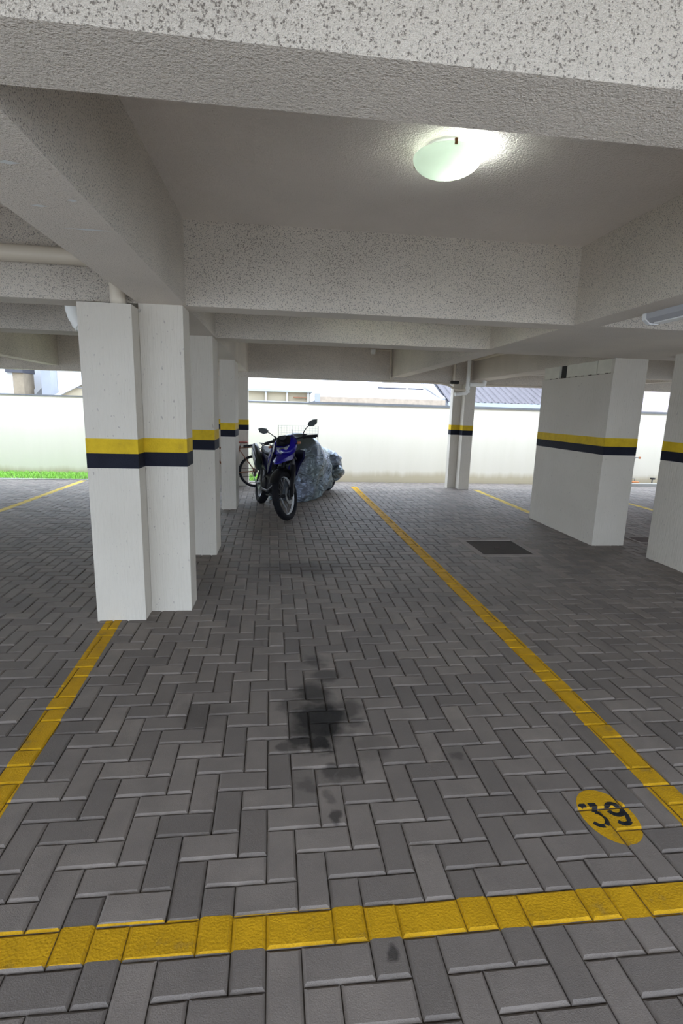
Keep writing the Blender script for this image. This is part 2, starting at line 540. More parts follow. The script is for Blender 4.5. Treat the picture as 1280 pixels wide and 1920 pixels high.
def brick_shape(nu, nv):
    """vertices of a paver relative to its centre: parallelogram of the lattice, chamfered top"""
    ux, uy = LU[0] * nu / 2, LU[1] * nu / 2
    wx, wy = LW[0] * nv / 2, LW[1] * nv / 2
    lu, lw = math.hypot(ux, uy), math.hypot(wx, wy)

    def ring(inset, z):
        a, b = (lu - inset) / lu, (lw - inset) / lw
        return [Vector((su * ux * a + sw * wx * b, su * uy * a + sw * wy * b, z)) for su, sw in ((-1, -1), (1, -1), (1, 1), (-1, 1))]
    return ring(GAP + CH, 0.0) + ring(GAP, -CHD) + ring(GAP, -DEEP)


BRICK_F = [(0, 1, 2, 3)] + [(4 + k, 4 + (k + 1) % 4, (k + 1) % 4, k) for k in range(4)] + [(8 + k, 8 + (k + 1) % 4, 4 + (k + 1) % 4, 4 + k) for k in range(4)]
SHAPE = {'h': brick_shape(2, 1), 'v': brick_shape(1, 2)}

bricks = []      # (kind, matrix, pixel area, cx, cy)
for j in range(-104, 22):
    for i in range(-80, 108):
        d = (i - j) % 4
        if d == 0: kind, cu, cv = 'h', i + 1.0, j + 0.5
        elif d == 3: kind, cu, cv = 'v', i + 0.5, j + 1.0
        else: continue
        x, y = lat(cu, cv)
        if not (PAVE[0] < x < PAVE[1] and PAVE[2] < y < PAVE[3]): continue
        if y > 10.85 and x < -0.45: continue
        if MAN[0] - 0.02 < x < MAN[1] + 0.02 and MAN[2] - 0.02 < y < MAN[3] + 0.02: continue
        rx, ry = random.gauss(0, 0.006), random.gauss(0, 0.006)
        gx = (ground_z(x + .05, y) - ground_z(x - .05, y)) / .1; gy = (ground_z(x, y + .05) - ground_z(x, y - .05)) / .1
        mw = Matrix.Translation((x, y, ground_z(x, y) + random.gauss(0, 0.0011))) @ Matrix.Rotation(rx + gy, 4, 'X') @ Matrix.Rotation(ry - gx, 4, 'Y') @ Matrix.Rotation(random.gauss(0, 0.006), 4, 'Z')
        area = 0.0
        ps = [project(mw @ SHAPE[kind][k]) for k in range(4)]
        if all(ps):
            ps = [(min(max(a, 0), 1280), min(max(b, 0), 1920)) for a, b in ps]
            area = abs(sum(ps[k][0] * ps[(k + 1) % 4][1] - ps[(k + 1) % 4][0] * ps[k][1] for k in range(4))) / 2
        bricks.append((kind, mw, area, x, y))
bricks.sort(key=lambda b: -b[2])
PM = {}
for k in 'hv':
    me = bpy.data.meshes.new('paver')
    me.from_pydata([tuple(v) for v in SHAPE[k]], [], BRICK_F)
    me.materials.append(M['paver']); me.update(); PM[k] = me
for kind, mw, area, x, y in bricks[:300]:
    ob = bpy.data.objects.new('paver', PM[kind])
    COL.objects.link(ob); ob.parent = floor; ob.matrix_local = mw
vs, fs, tones = [], [], []
for kind, mw, area, x, y in bricks[300:]:
    o = len(vs); vs += [tuple(mw @ v) for v in SHAPE[kind]]
    fs += [tuple(a + o for a in f) for f in BRICK_F]
    tones += [random.random()] * 12
me = bpy.data.meshes.new('paver_field'); me.from_pydata(vs, [], fs); me.materials.append(M['paver_far'])
at = me.attributes.new('tone', 'FLOAT', 'POINT'); at.data.foreach_set('value', tones); me.update()
pf = bpy.data.objects.new('paver_field', me); COL.objects.link(pf); pf.parent = floor; pf['kind'] = 'stuff'

og = MB(); og.box(-40, 45, -30, 45, -0.6, -0.30)
tag(og.build('outside_ground', 'outside'), 'ground around the building', None, None, 'structure')


# ---- paint that follows the pavers
def clip(poly, region):
    n = len(region)
    for k in range(n):
        ax, ay = region[k]; bx, by = region[(k + 1) % n]
        out = []
        for i in range(len(poly)):
            p, q = poly[i], poly[(i + 1) % len(poly)]
            sp = (bx - ax) * (p.y - ay) - (by - ay) * (p.x - ax)
            sq = (bx - ax) * (q.y - ay) - (by - ay) * (q.x - ax)
            if sp >= 0: out.append(p)
            if (sp > 0 and sq < 0) or (sp < 0 and sq > 0):
                t = sp / (sp - sq); out.append(p.lerp(q, t))
        poly = out
        if len(poly) < 3: return []
    return poly


def paint(name, regions, mat, lift, parent=None, joints=True, origin=(0, 0, 0)):
    mb = MB()
    for region in regions:
        if sum(region[k][0] * region[(k + 1) % len(region)][1] - region[(k + 1) % len(region)][0] * region[k][1] for k in range(len(region))) < 0:
            region = region[::-1]
        x0 = min(p[0] for p in region) - .2; x1 = max(p[0] for p in region) + .2
        y0 = min(p[1] for p in region) - .2; y1 = max(p[1] for p in region) + .2
        if joints:
            mb.add([(x, y, ground_z(x, y) + JOINT + lift) for x, y in region], [tuple(range(len(region)))])
        for kind, mw, area, x, y in bricks:
            if not (x0 < x < x1 and y0 < y < y1): continue
            w = [mw @ v for v in SHAPE[kind]]
            for f in BRICK_F[:5]:
                c = clip([w[a] for a in f], region)
                if c:
                    nn = (w[f[1]] - w[f[0]]).cross(w[f[2]] - w[f[0]]).normalized()
                    if nn.z < 0: nn = -nn
                    mb.add([p + nn * lift for p in c], [tuple(range(len(c)))])
    return mb.build(name, mat, parent, origin=origin)


def strip(xa, ya, xb, yb, w):
    d = Vector((xb - xa, yb - ya)).normalized(); n = Vector((-d.y, d.x)) * (w / 2)
    return [(xa - n.x, ya - n.y), (xb - n.x, yb - n.y), (xb + n.x, yb + n.y), (xa + n.x, ya + n.y)]


def line_thing(segs, mat, label):
    x, y = segs[0][0], segs[0][1]
    o = paint('painted_line', [strip(*s) for s in segs], mat, 0.0006, origin=(x, y, 0))
    tag(o, label, 'floor marking', 'yellow bay lines on the paving')
    return o


line_thing([(-2.2, 1.300, 2.4, 1.262, .108)], 'yellow_road', 'yellow painted line across the front of the bay, nearest the camera')
line_thing([(-1.07, 1.36, -1.195, 3.64, .108)], 'yellow_road', 'short yellow bay line running up to the double pillar at left')
line_thing([(1.605, 1.335, 1.585, 3.3, .125), (1.585, 3.3, 1.455, 10.4, .125)], 'yellow_road', 'long yellow bay line passing the yellow 39 oval towards the back wall')
line_thing([(-3.97, 6.2, -3.97, 10.8, .11)], 'yellow_pale', 'pale yellow bay line at far left beyond the double pillar')
line_thing([(3.955, 7.35, 3.955, 10.1, .11)], 'yellow_pale', 'pale yellow bay line between the far pillar and the wide pillar')
line_thing([(6.34, 6.0, 6.3, 10.4, .11)], 'yellow_pale', 'pale yellow bay line seen through the gap at far right')

OC = (1.277, 1.617)
oval = thing('bay_number', (OC[0], OC[1], 0), 'yellow painted oval with black stencilled number 39', 'floor marking')
reg = [(OC[0] + 0.107 * math.cos(a) - 0.0, OC[1] + 0.138 * math.sin(a)) for a in [2 * math.pi * k / 28 for k in range(28)]]
paint('oval', [reg], 'yellow_road', 0.0006, oval, origin=(OC[0], OC[1], 0))


def strokes(pts, w, x0, y0):
    out = []
    for (a, b) in zip(pts[:-1], pts[1:]):
        dx, dy = b[0] - a[0], b[1] - a[1]; l = math.hypot(dx, dy); e = 0.003
        out.append(strip(x0 + a[0] - dx / l * e, y0 + a[1] - dy / l * e, x0 + b[0] + dx / l * e, y0 + b[1] + dy / l * e, w))
    return out


def arc(cx, cy, rx, ry, a0, a1, n=7):
    return [(cx + rx * math.cos(math.radians(a0 + (a1 - a0) * k / n)), cy + ry * math.sin(math.radians(a0 + (a1 - a0) * k / n))) for k in range(n + 1)]


# stencil digits, reading along +x, up along +y; the bridge of the stencil leaves the breaks
three = strokes([(-.036, .045), (-.030, .050), (-.014, .050)], .019, 1.228, 1.624) + strokes([(.004, .050), (.030, .050)], .020, 1.228, 1.624) \
    + strokes([(.026, .046), (.004, .014)], .019, 1.228, 1.624) + strokes(arc(0, -.020, .031, .033, 75, -60), .018, 1.228, 1.624) + strokes(arc(0, -.020, .032, .034, -85, -150, 4), .018, 1.228, 1.624)
nine = strokes(arc(0, .024, .028, .029, 15, 165), .018, 1.322, 1.622) + strokes(arc(0, .024, .028, .029, 195, 330), .020, 1.322, 1.622) \
    + strokes([(.029, .020), (.030, -.008), (.022, -.034)], .018, 1.322, 1.622) + strokes(arc(.0, -.026, .026, .024, -35, -150, 5), .019, 1.322, 1.622)
tag(paint('digit', three, 'black_road', 0.0012, oval, joints=False, origin=(OC[0], OC[1], 0)), 'black stencilled digit 3')
tag(paint('digit', nine, 'black_road', 0.0012, oval, joints=False, origin=(OC[0], OC[1], 0)), 'black stencilled digit 9')

# ---- manhole and drain
mh = thing('manhole_cover', (2.53, 5.63, 0), 'square rusty brown inspection cover set in the paving', 'manhole')
f = MB(); x0, x1, y0, y1 = MAN; a0, a1, b0, b1 = 2.235, 2.835, 5.315, 5.955
for (p, q, r, s) in ((x0, x1, y0, b0), (x0, x1, b1, y1), (x0, a0, b0, b1), (a1, x1, b0, b1)): f.box(p, q, r, s, -0.05, 0.001)
f.build('frame', 'cement', mh)
f = MB()
for (p, q, r, s) in ((x0 - .12, x1 + .12, y0 - .13, y0), (x0 - .12, x1 + .12, y1, y1 + .13), (x0 - .12, x0, y0, y1), (x1, x1 + .12, y0, y1)): f.box(p, q, r, s, -0.08, -0.005)
f.build('mortar_bed', 'cement', mh)
MB().box(a0 + .004, a1 - .004, b0 + .004, b1 - .004, -0.04, -0.012).build('lid', 'rust_lid', mh)
h = MB(); h.tube([(2.49, 5.62, -.012), (2.49, 5.62, 0.0), (2.55, 5.62, 0.0), (2.55, 5.62, -.012)], .006, 6); h.build('lift_ring', 'rust_lid', mh)
dr = thing('floor_drain', (4.62, 5.95, 0), 'small dark drain grate behind the wide pillar at right', 'drain')
f = MB(); f.box(4.46, 4.80, 5.80, 6.10, -.03, .006); f.build('surround', 'cement', dr)
g = MB()
for k in range(7): g.box(4.50, 4.76, 5.835 + .036 * k, 5.851 + .036 * k, .006, .010)
g.build('grate', 'rust_lid', dr)

# ------------------------------------------------------------------ ceiling and beams
ceiling = MB().box(SLAB_X0, SLAB_X1, SLAB_Y0, SLAB_Y1, CEIL, CEIL + 0.22).build('ceiling', 'slab')
tag(ceiling, 'grey concrete ceiling slab with deep stuccoed beams', None, None, 'structure')


def beam(x0, x1, y0, y1, z0=BEAM, label=None):
    o = MB().box(x0, x1, y0, y1, z0, CEIL + 0.001, 0, 1).build('beam', ['stucco', 'soffit'], ceiling)
    if label: o['label'] = label
    return o


LONG = [(-20.0, -19.8), (-15.3, -15.1), (-11.3, -11.1), (-7.6, -7.4), (-4.30, -4.10), (-0.97, -0.66), (2.15, 2.36), (3.80, 4.15), (6.9, 7.1), (10.0, 10.2), (14.0, 14.2), (18.0, 18.2), (21.8, 22.0)]
for (a, b) in LONG: beam(a, b, SLAB_Y0, 10.35)
for (y0, y1) in ((1.13, 1.345), (3.81, 4.03), (5.42, 5.74), (8.4, 8.6)):
    for (p, q) in zip(LONG[:-1], LONG[1:]):
        if y0 == 8.4 and p[0] < 3: continue
        beam(p[1], q[0], y0, y1)
B4 = MB().box(SLAB_X0, SLAB_X1, 10.35, 10.56, 2.11, CEIL + .001, 0, 1).build('beam', ['stucco', 'soffit'], ceiling)
MB().box(2.36, 3.80, 4.03, 5.42, BEAM, BEAM + 0.12, 0, 0).build('lowered_soffit', 'soffit', ceiling)
# pale scrapes on the underside of the left-hand beam
for (x, y, w, d) in ((-.785, 1.735, .07, .014), (-.845, 2.07, .06, .012), (-.71, 2.0, .035, .012), (-.765, 2.30, .20, .010)):
    MB().add([(x - w / 2, y, BEAM - .0008), (x, y - d, BEAM - .0008), (x + w / 2, y, BEAM - .0008), (x, y + d, BEAM - .0008)], [(0, 1, 2, 3)]).build('paint_scrape', 'white_metal', ceiling)
# thin joint line on the slab
MB().box(-0.146, -0.142, 1.345, 3.81, CEIL - 0.0015, CEIL + .001).build('joint_strip', 'slab', ceiling)


# ------------------------------------------------------------------ pillars
def pillar(blocks, top, label, group='white pillars with yellow and black bands', ledge=None):
    """blocks: list of (x0,x1,y0,y1,z_top); each gets a body and two painted bands"""
    x0 = min(b[0] for b in blocks); x1 = max(b[1] for b in blocks); y0 = min(b[2] for b in blocks); y1 = max(b[3] for b in blocks)
    t = thing('pillar', ((x0 + x1) / 2, (y0 + y1) / 2, 0), label, 'pillar', group)
    for n, (a, b, c, d, zt) in enumerate(blocks):
        nm = 'shaft' if n == 0 else 'pipe_chase'
        MB().box(a, b, c, d, -0.06, zt).build(nm, 'pillar', t)
        for (bn, z0, z1) in (('yellow_band', 1.2, 1.3), ('black_band', 1.1, 1.2)):
            e = 0.0012
            m = MB()
            vs = [(a - e, c - e), (b + e, c - e), (b + e, d + e), (a - e, d + e)]
            m.add([(x, y, z0) for x, y in vs] + [(x, y, z1) for x, y in vs], [(k, (k + 1) % 4, 4 + (k + 1) % 4, 4 + k) for k in range(4)])
            m.build(bn, bn, t)
    return t


pillar([(-0.972, -0.68, 3.81, 4.05, 2.2), (-1.31, -0.974, 3.645, 4.05, 2.165)], 2.2, 'double white pillar nearest the camera at left, with boxed pipe chase')
pillar([(-0.98, -0.68, 5.34, 5.72, 2.2)], 2.2, 'white pillar partly hidden right behind the double pillar')
pillar([(-0.91, -0.695, 7.855, 8.40, 2.2)], 2.2, 'slim white pillar standing beside the parked blue motorcycle')
pillar([(-1.26, -0.668, 10.33, 10.55, 2.11)], 2.11, 'farthest white pillar behind the old bicycle')
pillar([(3.44, 3.80, 10.40, 10.56, 2.11), (3.61, 3.825, 10.18, 10.398, 2.11)], 2.1, 'white far pillar with drain pipes at its top, against the back wall')
pd = pillar([(3.745, 4.155, 5.686, 7.32, 2.035)], 2.03, 'wide white wall-like pillar beside the inspection cover at right')
MB().box(3.80, 4.15, 5.742, 7.32, 2.035, 2.2).build('pillar_head', 'pillar', pd)
MB().box(3.752, 4.155, 5.686, 5.742, 2.035, 2.2).build('pillar_head', 'pillar', pd)
for (a, b) in ((5.75, 6.03), (6.04, 6.72), (6.90, 7.31)): MB().box(3.762, 3.80, a, b, 2.04, 2.2).build('concrete_panel', 'panel', pd)
MB().box(3.785, 3.799, 6.73, 6.89, 2.04, 2.2).build('dark_recess', 'near_black', pd)  # near-black sheet filling the gap between two panels
rs = MB()
for k in range(9): rs.box(3.742, 3.75, 5.80 + k * 0.16, 5.80 + k * 0.16 + random.uniform(.02, .06), 2.036, 2.044)
rs.build('grimy_ledge', 'rust_lid', pd)
pillar([(4.075, 4.45, 3.9, 5.17, 2.2)], 2.2, 'white pillar cut off by the right edge of the photo')

# ------------------------------------------------------------------ pipes
pl = thing('drain_pipe', (-1.08, 3.74, 2.165), 'cream drain pipe under the ceiling entering the double pillar chase', 'pipe', 'drain pipes under the beams')
MB().tube([(-4.0, 3.72, 2.465), (-1.13, 3.72, 2.445)], .052, 16).build('run', 'pvc', pl, smooth=True)
MB().tube([(-1.14, 3.72, 2.445), (-1.095, 3.725, 2.43), (-1.08, 3.735, 2.38), (-1.08, 3.74, 2.15)], .05, 16).build('drop', 'pvc', pl, smooth=True)
pe = thing('drain_pipe', (-1.45, 4.12, 2.2), 'cream pipe elbow poking out beside the top of the double pillar', 'pipe', 'drain pipes under the beams')
MB().tube([(-1.50, 4.11, 2.28), (-1.50, 4.11, 2.19), (-1.485, 4.11, 2.14), (-1.45, 4.10, 2.09), (-1.33, 4.08, 1.99)], .055, 16).build('elbow', 'pvc_white', pe, smooth=True)
MB().tube([(-1.465, 4.105, 2.11), (-1.435, 4.098, 2.077)], .061, 16).build('collar', 'pvc_white', pe, smooth=True)
gr = MB().box(-1.55, -1.335, 3.97, 4.028, 2.196, 2.2)
p2 = thing('drain_pipe', (2.10, 10.28, 2.1), 'pale pipe dropping down the beam corner near the back opening', 'pipe', 'drain pipes under the beams')
MB().tube([(2.10, 10.31, 2.72), (2.10, 10.31, 2.15)], .016, 10).build('drop', 'pvc', p2, smooth=True)
MB().tube([(1.74, 10.31, 2.68), (2.10, 10.31, 2.71)], .016, 10).build('run', 'pvc', p2, smooth=True)
MB().rbox((1.74, 10.30, 2.665), (.09, .09, .09)).build('tap_body', 'pvc_white', p2)
p3 = thing('drain_pipe', (3.0, 10.29, 2.1), 'white pipework with elbows around the far pillar top and long runs along the beams', 'pipe', 'drain pipes under the beams')
MB().tube([(1.95, 10.31, 2.115), (3.15, 10.31, 2.115), (3.30, 10.30, 2.08), (3.42, 10.20, 2.0), (3.60, 10.12, 1.99)], .022, 10).build('run', 'pvc', p3, smooth=True)
MB().tube([(3.87, 10.30, 2.10), (7.0, 10.30, 2.12)], .022, 10).build('run', 'pvc', p3, smooth=True)
p4 = p3
MB().tube([(3.63, 10.12, 2.60), (3.63, 10.12, 1.97), (3.60, 10.12, 1.93), (3.38, 10.12, 1.90)], .038, 12).build('drop', 'pvc_white', p4, smooth=True)
MB().tube([(3.66, 10.12, 2.10), (3.93, 10.12, 2.095), (3.97, 10.13, 2.12), (3.98, 10.14, 2.18)], .042, 12).build('branch', 'pvc_white', p4, smooth=True)
MB().tube([(3.63, 10.12, 2.06), (3.63, 10.12, 2.0)], .046, 12).build('collar', 'pvc_white', p4, smooth=True)
MB().tube([(3.63, 10.12, 1.985), (3.63, 10.12, 1.94)], .046, 12).build('collar', 'pvc_white', p4, smooth=True)
p5 = thing('drain_pipe', (3.40, 10.28, 2.1), 'short upright pipe stub with grimy foot left of the far pillar top', 'pipe', 'drain pipes under the beams')
MB().tube([(3.39, 10.27, 2.53), (3.39, 10.27, 2.12)], .03, 12).build('stub', 'pvc', p5, smooth=True)
MB().rbox((3.41, 10.27, 2.14), (.16, .12, .06)).build('grimy_foot', 'near_black', p5)
p6 = p3
MB().tube([(3.765, 10.12, 2.575), (3.765, 5.8, 2.58)], .028, 10).build('run', 'pvc', p6, smooth=True)
MB().tube([(3.63, 10.12, 2.59), (3.765, 10.10, 2.575)], .028, 10).build('tee', 'pvc', p6, smooth=True)


# ------------------------------------------------------------------ lamps
def ceiling_lamp(x, y, label, energy):
    t = thing('ceiling_light', (x, y, CEIL), label, 'lamp', 'round glass ceiling lights')
    MB().lathe([(.0, 0), (.10, 0), (.102, -.010), (.095, -.022), (.0, -.022)], (x, y, CEIL), n=40).build('base_plate', 'white_metal', t, smooth=True)
    # frosted bowl: thin shell of glass open at the top
    prof = []
    R, D = .158, .075
    for k in range(13):
        a = math.pi / 2 * k / 12
        prof.append((R * math.sin(a) + .0005, -.046 - D * math.cos(a)))
    prof_in = [(max(.0004, r - .004), h + .004) for r, h in prof]
    vs = MB().lathe(prof[::1] + prof_in[::-1], (x, y, CEIL), n=48, closed=False)
    vs.f = vs.f[:-2]; vs.mi = vs.mi[:-2]
    vs.build('glass_bowl', 'bowl', t, smooth=True)
    for k in range(3):
        a = math.radians(266 + 120 * k)
        cx, cy = x + .158 * math.cos(a), y + .158 * math.sin(a)
        MB().box(cx - .006, cx + .006, cy - .005, cy + .005, CEIL - .058, CEIL - .034).build('clip', 'brass', t)
    ld = bpy.data.lights.new('bulb', 'POINT'); ld.energy = energy; ld.shadow_soft_size = .022; ld.color = (.90, .97, 1.0)
    lo = bpy.data.objects.new('bulb', ld); COL.objects.link(lo); lo.parent = t
    lo.location = (.118, -.01, -.046)
    return t


ceiling_lamp(0.755, 2.60, 'round frosted glass ceiling light glowing in the nearest bay', 0.75)
ceiling_lamp(0.80, 4.72, 'second round ceiling light hidden between the next two beams', 1.6)
tl = thing('tube_light', (2.40, 2.6, 2.19), 'slim grey tube light fitting along the side beam at right', 'lamp')
MB().prism([(2.33, 2.199), (2.45, 2.199), (2.448, 2.165), (2.415, 2.14), (2.365, 2.14), (2.332, 2.165)], 'Y', 2.0, 3.27).build('housing', 'grey_metal', tl)
MB().box(2.36, 2.42, 2.04, 3.23, 2.132, 2.14).build('diffuser', 'white_metal', tl)
MB().prism([(2.325, 2.1995), (2.455, 2.1995), (2.453, 2.16), (2.418, 2.133), (2.362, 2.133), (2.327, 2.16)], 'Y', 3.27, 3.30).build('end_cap', 'white_metal', tl)

# ------------------------------------------------------------------ back wall, lawn, neighbours
WY = 12.06
wb = MB().box(-24, 26, WY, WY + .15, -.35, 1.66).build('wall_back', 'boundary')
tag(wb, 'cream rendered boundary wall behind the car park', None, None, 'structure')
MB().box(-24, 0.6, WY - .02, WY + .17, 1.66, 1.685).build('coping', 'coping', wb)
MB().box(0.6, 26, WY - .03, WY + .17, 1.66, 1.71).build('coping', 'coping', wb)
kb = MB().box(-9, -0.45, 10.86, 10.93, -.1, .012).build('kerb', 'kerb')
tag(kb, 'pale concrete kerb between the paving and the lawn', None, None, 'structure')
kr = MB().box(8.3, 10.4, 11.55, 11.65, -.3, -.02).build('kerb', 'kerb')
tag(kr, 'low kerb below the garden tap', None, None, 'structure')
lawn = MB().box(-14, -0.35, 10.93, WY, -.2, .0).build('lawn_bed', 'soil')
tag(lawn, 'strip of soil under the grass along the boundary wall', None, None, 'structure')
g = MB()
for k in range(9000):
    x = random.uniform(-9, -0.4); y = random.uniform(10.98, WY - .09)
    if x > -1.3 and random.random() < .3: continue
    a = random.uniform(0, 6.28); hgt = random.uniform(.03, .075); w = .007
    dx, dy = math.cos(a) * w, math.sin(a) * w; lx, ly = random.gauss(0, .02), random.gauss(0, .02)
    g.add([(x - dx, y - dy, 0), (x + dx, y + dy, 0), (x + lx, y + ly, hgt)], [(0, 1, 2)])
gm = bpy.data.meshes.new('grass'); gm.from_pydata([tuple(v) for v in g.v], [], g.f); gm.materials.append(M['grass'])
go = bpy.data.objects.new('grass', gm); COL.objects.link(go)
tag(go, 'bright green grass strip below the boundary wall', 'grass', None, 'stuff')

# left: white house with chimney
h1 = thing('house', (-7.5, 17, -.3), 'white house with brick chimney above the wall at far left', 'house')
MB().box(-12, -6.4, 16, 20, -.3, 4.4).build('wall', 'house_white', h1)
MB().box(-7.13, -6.86, 15.0, 15.6, -.3, 2.27).build('chimney', 'house_brick', h1)
MB().box(-7.28, -6.85, 14.95, 15.65, 2.27, 2.5).build('chimney_cap', 'dark_line', h1)
MB().box(-7.26, -7.131, 15.0, 15.6, -.3, 2.27).build('chimney', 'house_white', h1)
MB().box(-6.55, -6.30, 15.3, 15.7, -.3, 4.2).build('post', 'house_grey', h1)
MB().prism([(-7.1, 1.6), (-6.56, 2.18), (-6.56, 2.02), (-6.95, 1.6)], 'Y', 15.55, 15.9).build('stair_stringer', 'house_white', h1)
MB().box(-6.60, -6.48, 15.9, 15.98, 2.02, 2.10).build('vent', 'house_grey', h1)
h2 = thing('garden_shed', (-5, 17, -.3), 'low cream roofed shed above the wall beside the double pillar', 'shed')
MB().prism([(-6.20, 1.68), (-5.25, 2.16), (-2.1, 2.20), (-2.1, 1.68)], 'Y', 15.3, 15.95).build('gable', 'house_cream', h2)
MB().prism([(-6.30, 1.68), (-5.25, 2.22), (-5.17, 2.18), (-6.13, 1.68)], 'Y', 15.2, 15.3).build('flashing', 'house_white', h2)
MB().box(-5.75, -2.1, 15.26, 15.3, 1.93, 1.95).build('seam', 'house_grey', h2)
MB().box(-6.15, -2.1, 15.35, 15.9, -.3, 1.68).build('wall', 'house_cream', h2)
# middle: cream lean-to
h3 = thing('lean_to', (-.5, 15.5, -.3), 'low cream lean-to with white posts above the wall behind the motorcycle', 'shed')
MB().box(-2.0, .78, 15.2, 16.4, -.3, 2.0).build('wall', 'house_cream', h3)
MB().box(-2.0, .85, 15.05, 16.6, 2.0, 2.06).build('roof', 'fascia', h3)
for x in (-.50, .10, .70): MB().box(x, x + .05, 15.10, 15.16, -.3, 2.0).build('post', 'house_white', h3)
MB().box(.3, .72, 15.12, 15.16, 1.84, 1.87).build('rail', 'rust_paint', h3)
MB().box(-2.0, .8, 15.12, 15.16, 1.71, 1.74).build('rail', 'house_white', h3)
# white house with metal roof and rust stained gutter
h4 = thing('house', (3, 16, -.3), 'long house with pale metal roof and rust-streaked gutter over the wall', 'house')
MB().box(.95, 4.70, 15.1, 19, -.3, 1.80).build('wall', 'house_white', h4)
MB().add([(.88, 14.95, 1.90), (4.70, 14.95, 1.90), (3.95, 17.6, 2.95), (.88, 17.6, 2.95), (.88, 14.95, 1.87), (4.70, 14.95, 1.87), (3.95, 17.6, 2.9), (.88, 17.6, 2.9)],
         [(0, 1, 2, 3), (7, 6, 5, 4), (0, 4, 5, 1), (1, 5, 6, 2), (2, 6, 7, 3), (3, 7, 4, 0)]).build('roof', 'metal_roof', h4)
MB().box(1.0, 4.70, 14.86, 14.96, 1.74, 1.90).build('gutter', 'rusty_gutter', h4)
for (a, b) in ((2.85, 3.72), (3.78, 4.25)): MB().box(a, b, 15.72, 15.78, 2.22, 2.245).build('ridge_strip', 'dark_line', h4)
MB().tube([(4.68, 14.97, 1.94), (4.28, 16.0, 2.42)], .06, 8).build('hip_flashing', 'house_white', h4)
MB().box(.90, 1.05, 14.85, 14.95, 1.70, 1.98).build('downpipe_head', 'house_grey', h4)
# tiled house on the right
h5 = thing('house', (6.5, 16.5, -.3), 'house with grey wavy roof tiles over the wall at right', 'house')
MB().box(4.95, 8.6, 15.35, 19, -.3, 1.9).build('wall', 'house_white', h5)
MB().box(4.8, 8.7, 14.86, 14.95, 1.68, 1.86).build('fascia', 'fascia', h5)
MB().add([(4.80, 14.95, 1.83), (8.75, 14.95, 1.83), (8.75, 18, 3.05), (4.80, 18, 3.05), (4.80, 14.95, 1.80), (8.75, 14.95, 1.80), (8.75, 18, 3.0), (4.80, 18, 3.0)],
         [(0, 1, 2, 3), (7, 6, 5, 4), (0, 4, 5, 1), (1, 5, 6, 2), (2, 6, 7, 3), (3, 7, 4, 0)]).build('roof_deck', 'dark_line', h5)
tm = MB(); secs = []
for (yy, zz) in ((0, .012), (.40, .028)):
    s = []
    for k in range(9):
        u = k / 8; s.append((u * .215 - .1075, yy, zz + .028 * math.sin(2 * math.pi * u)))
    secs.append(s + [(p[0], p[1], p[2] - .012) for p in reversed(s)])
tm.loft(secs)
tile_me = tm.mesh('roof_tile', 'tile')
slope = math.atan2(1.22, 3.05)
for r in range(7):
    for c in range(18):
        o = bpy.data.objects.new('roof_tile', tile_me); COL.objects.link(o); o.parent = h5
        d = r * .34
        wx = 4.93 + c * .205; wy = 14.90 + d * math.cos(slope); wz = 1.85 + d * math.sin(slope)
        o.location = (wx - 6.5, wy - 16.5, wz + .3); o.rotation_euler = (slope - .03, 0, random.gauss(0, .01))
h6 = thing('house', (12, 17, -.3), 'tall pale pink house wall seen through the gap at far right', 'house')
MB().box(8.9, 18, 16, 20, -.3, 6).build('wall', 'house_pink', h6)
MB().box(8.9, 18, 15.97, 16, 2.62, 2.66).build('moulding', 'house_white', h6)

# garden tap group at far right
tp = thing('garden_tap', (8.70, 11.9, -.15), 'thin standpipe with tap by the wall in the right-hand gap', 'tap')
MB().tube([(8.66, 11.93, -.16), (8.66, 11.93, .25), (8.72, 11.93, .58), (8.84, 11.93, .575)], .012, 8).build('pipe', 'steel', tp)
MB().rbox((8.66, 11.93, .26), (.05, .05, .05)).build('valve', 'steel', tp)
MB().rbox((8.84, 11.93, .575), (.05, .04, .05)).build('spout', 'tap_orange', tp)
MB().tube([(8.58, 11.9, .07), (8.76, 11.9, .06), (8.76, 11.9, -.14)], .008, 6).build('hose_hook', 'steel', tp)
pt = MB().lathe([(.05, -.165), (.08, -.10), (.085, 0.0), (.06, .01), (.05, -.02)], (8.68, 11.75, 0), n=16).build('flower_pot', 'tap_orange', origin=(8.68, 11.75, -.16), smooth=True)
tag(pt, 'small terracotta pot at the foot of the thin standpipe', 'pot')
v2 = thing('valve_stand', (9.25, 11.9, -.15), 'short pipe with dark valve wheel at the edge of the right-hand gap', 'tap')
MB().tube([(9.24, 11.9, -.16), (9.24, 11.9, .04)], .015, 8).build('pipe', 'steel', v2)
MB().lathe([(.0, .04), (.06, .045), (.06, .08), (0, .085)], (9.25, 11.9, 0), n=14).build('valve_wheel', 'plastic', v2)
MB().rbox((9.12, 11.85, -.11), (.17, .1, .1), taper=.7).build('red_valve_box', 'tap_red', v2)
hs = MB().tube([(8.74, 11.78, -.145), (8.95, 11.76, -.15), (9.1, 11.8, -.148)], .018, 8).build('garden_hose', 'dark_line', origin=(8.9, 11.77, -.16))
tag(hs, 'dark hose lying on the kerb between pot and valve', 'hose')


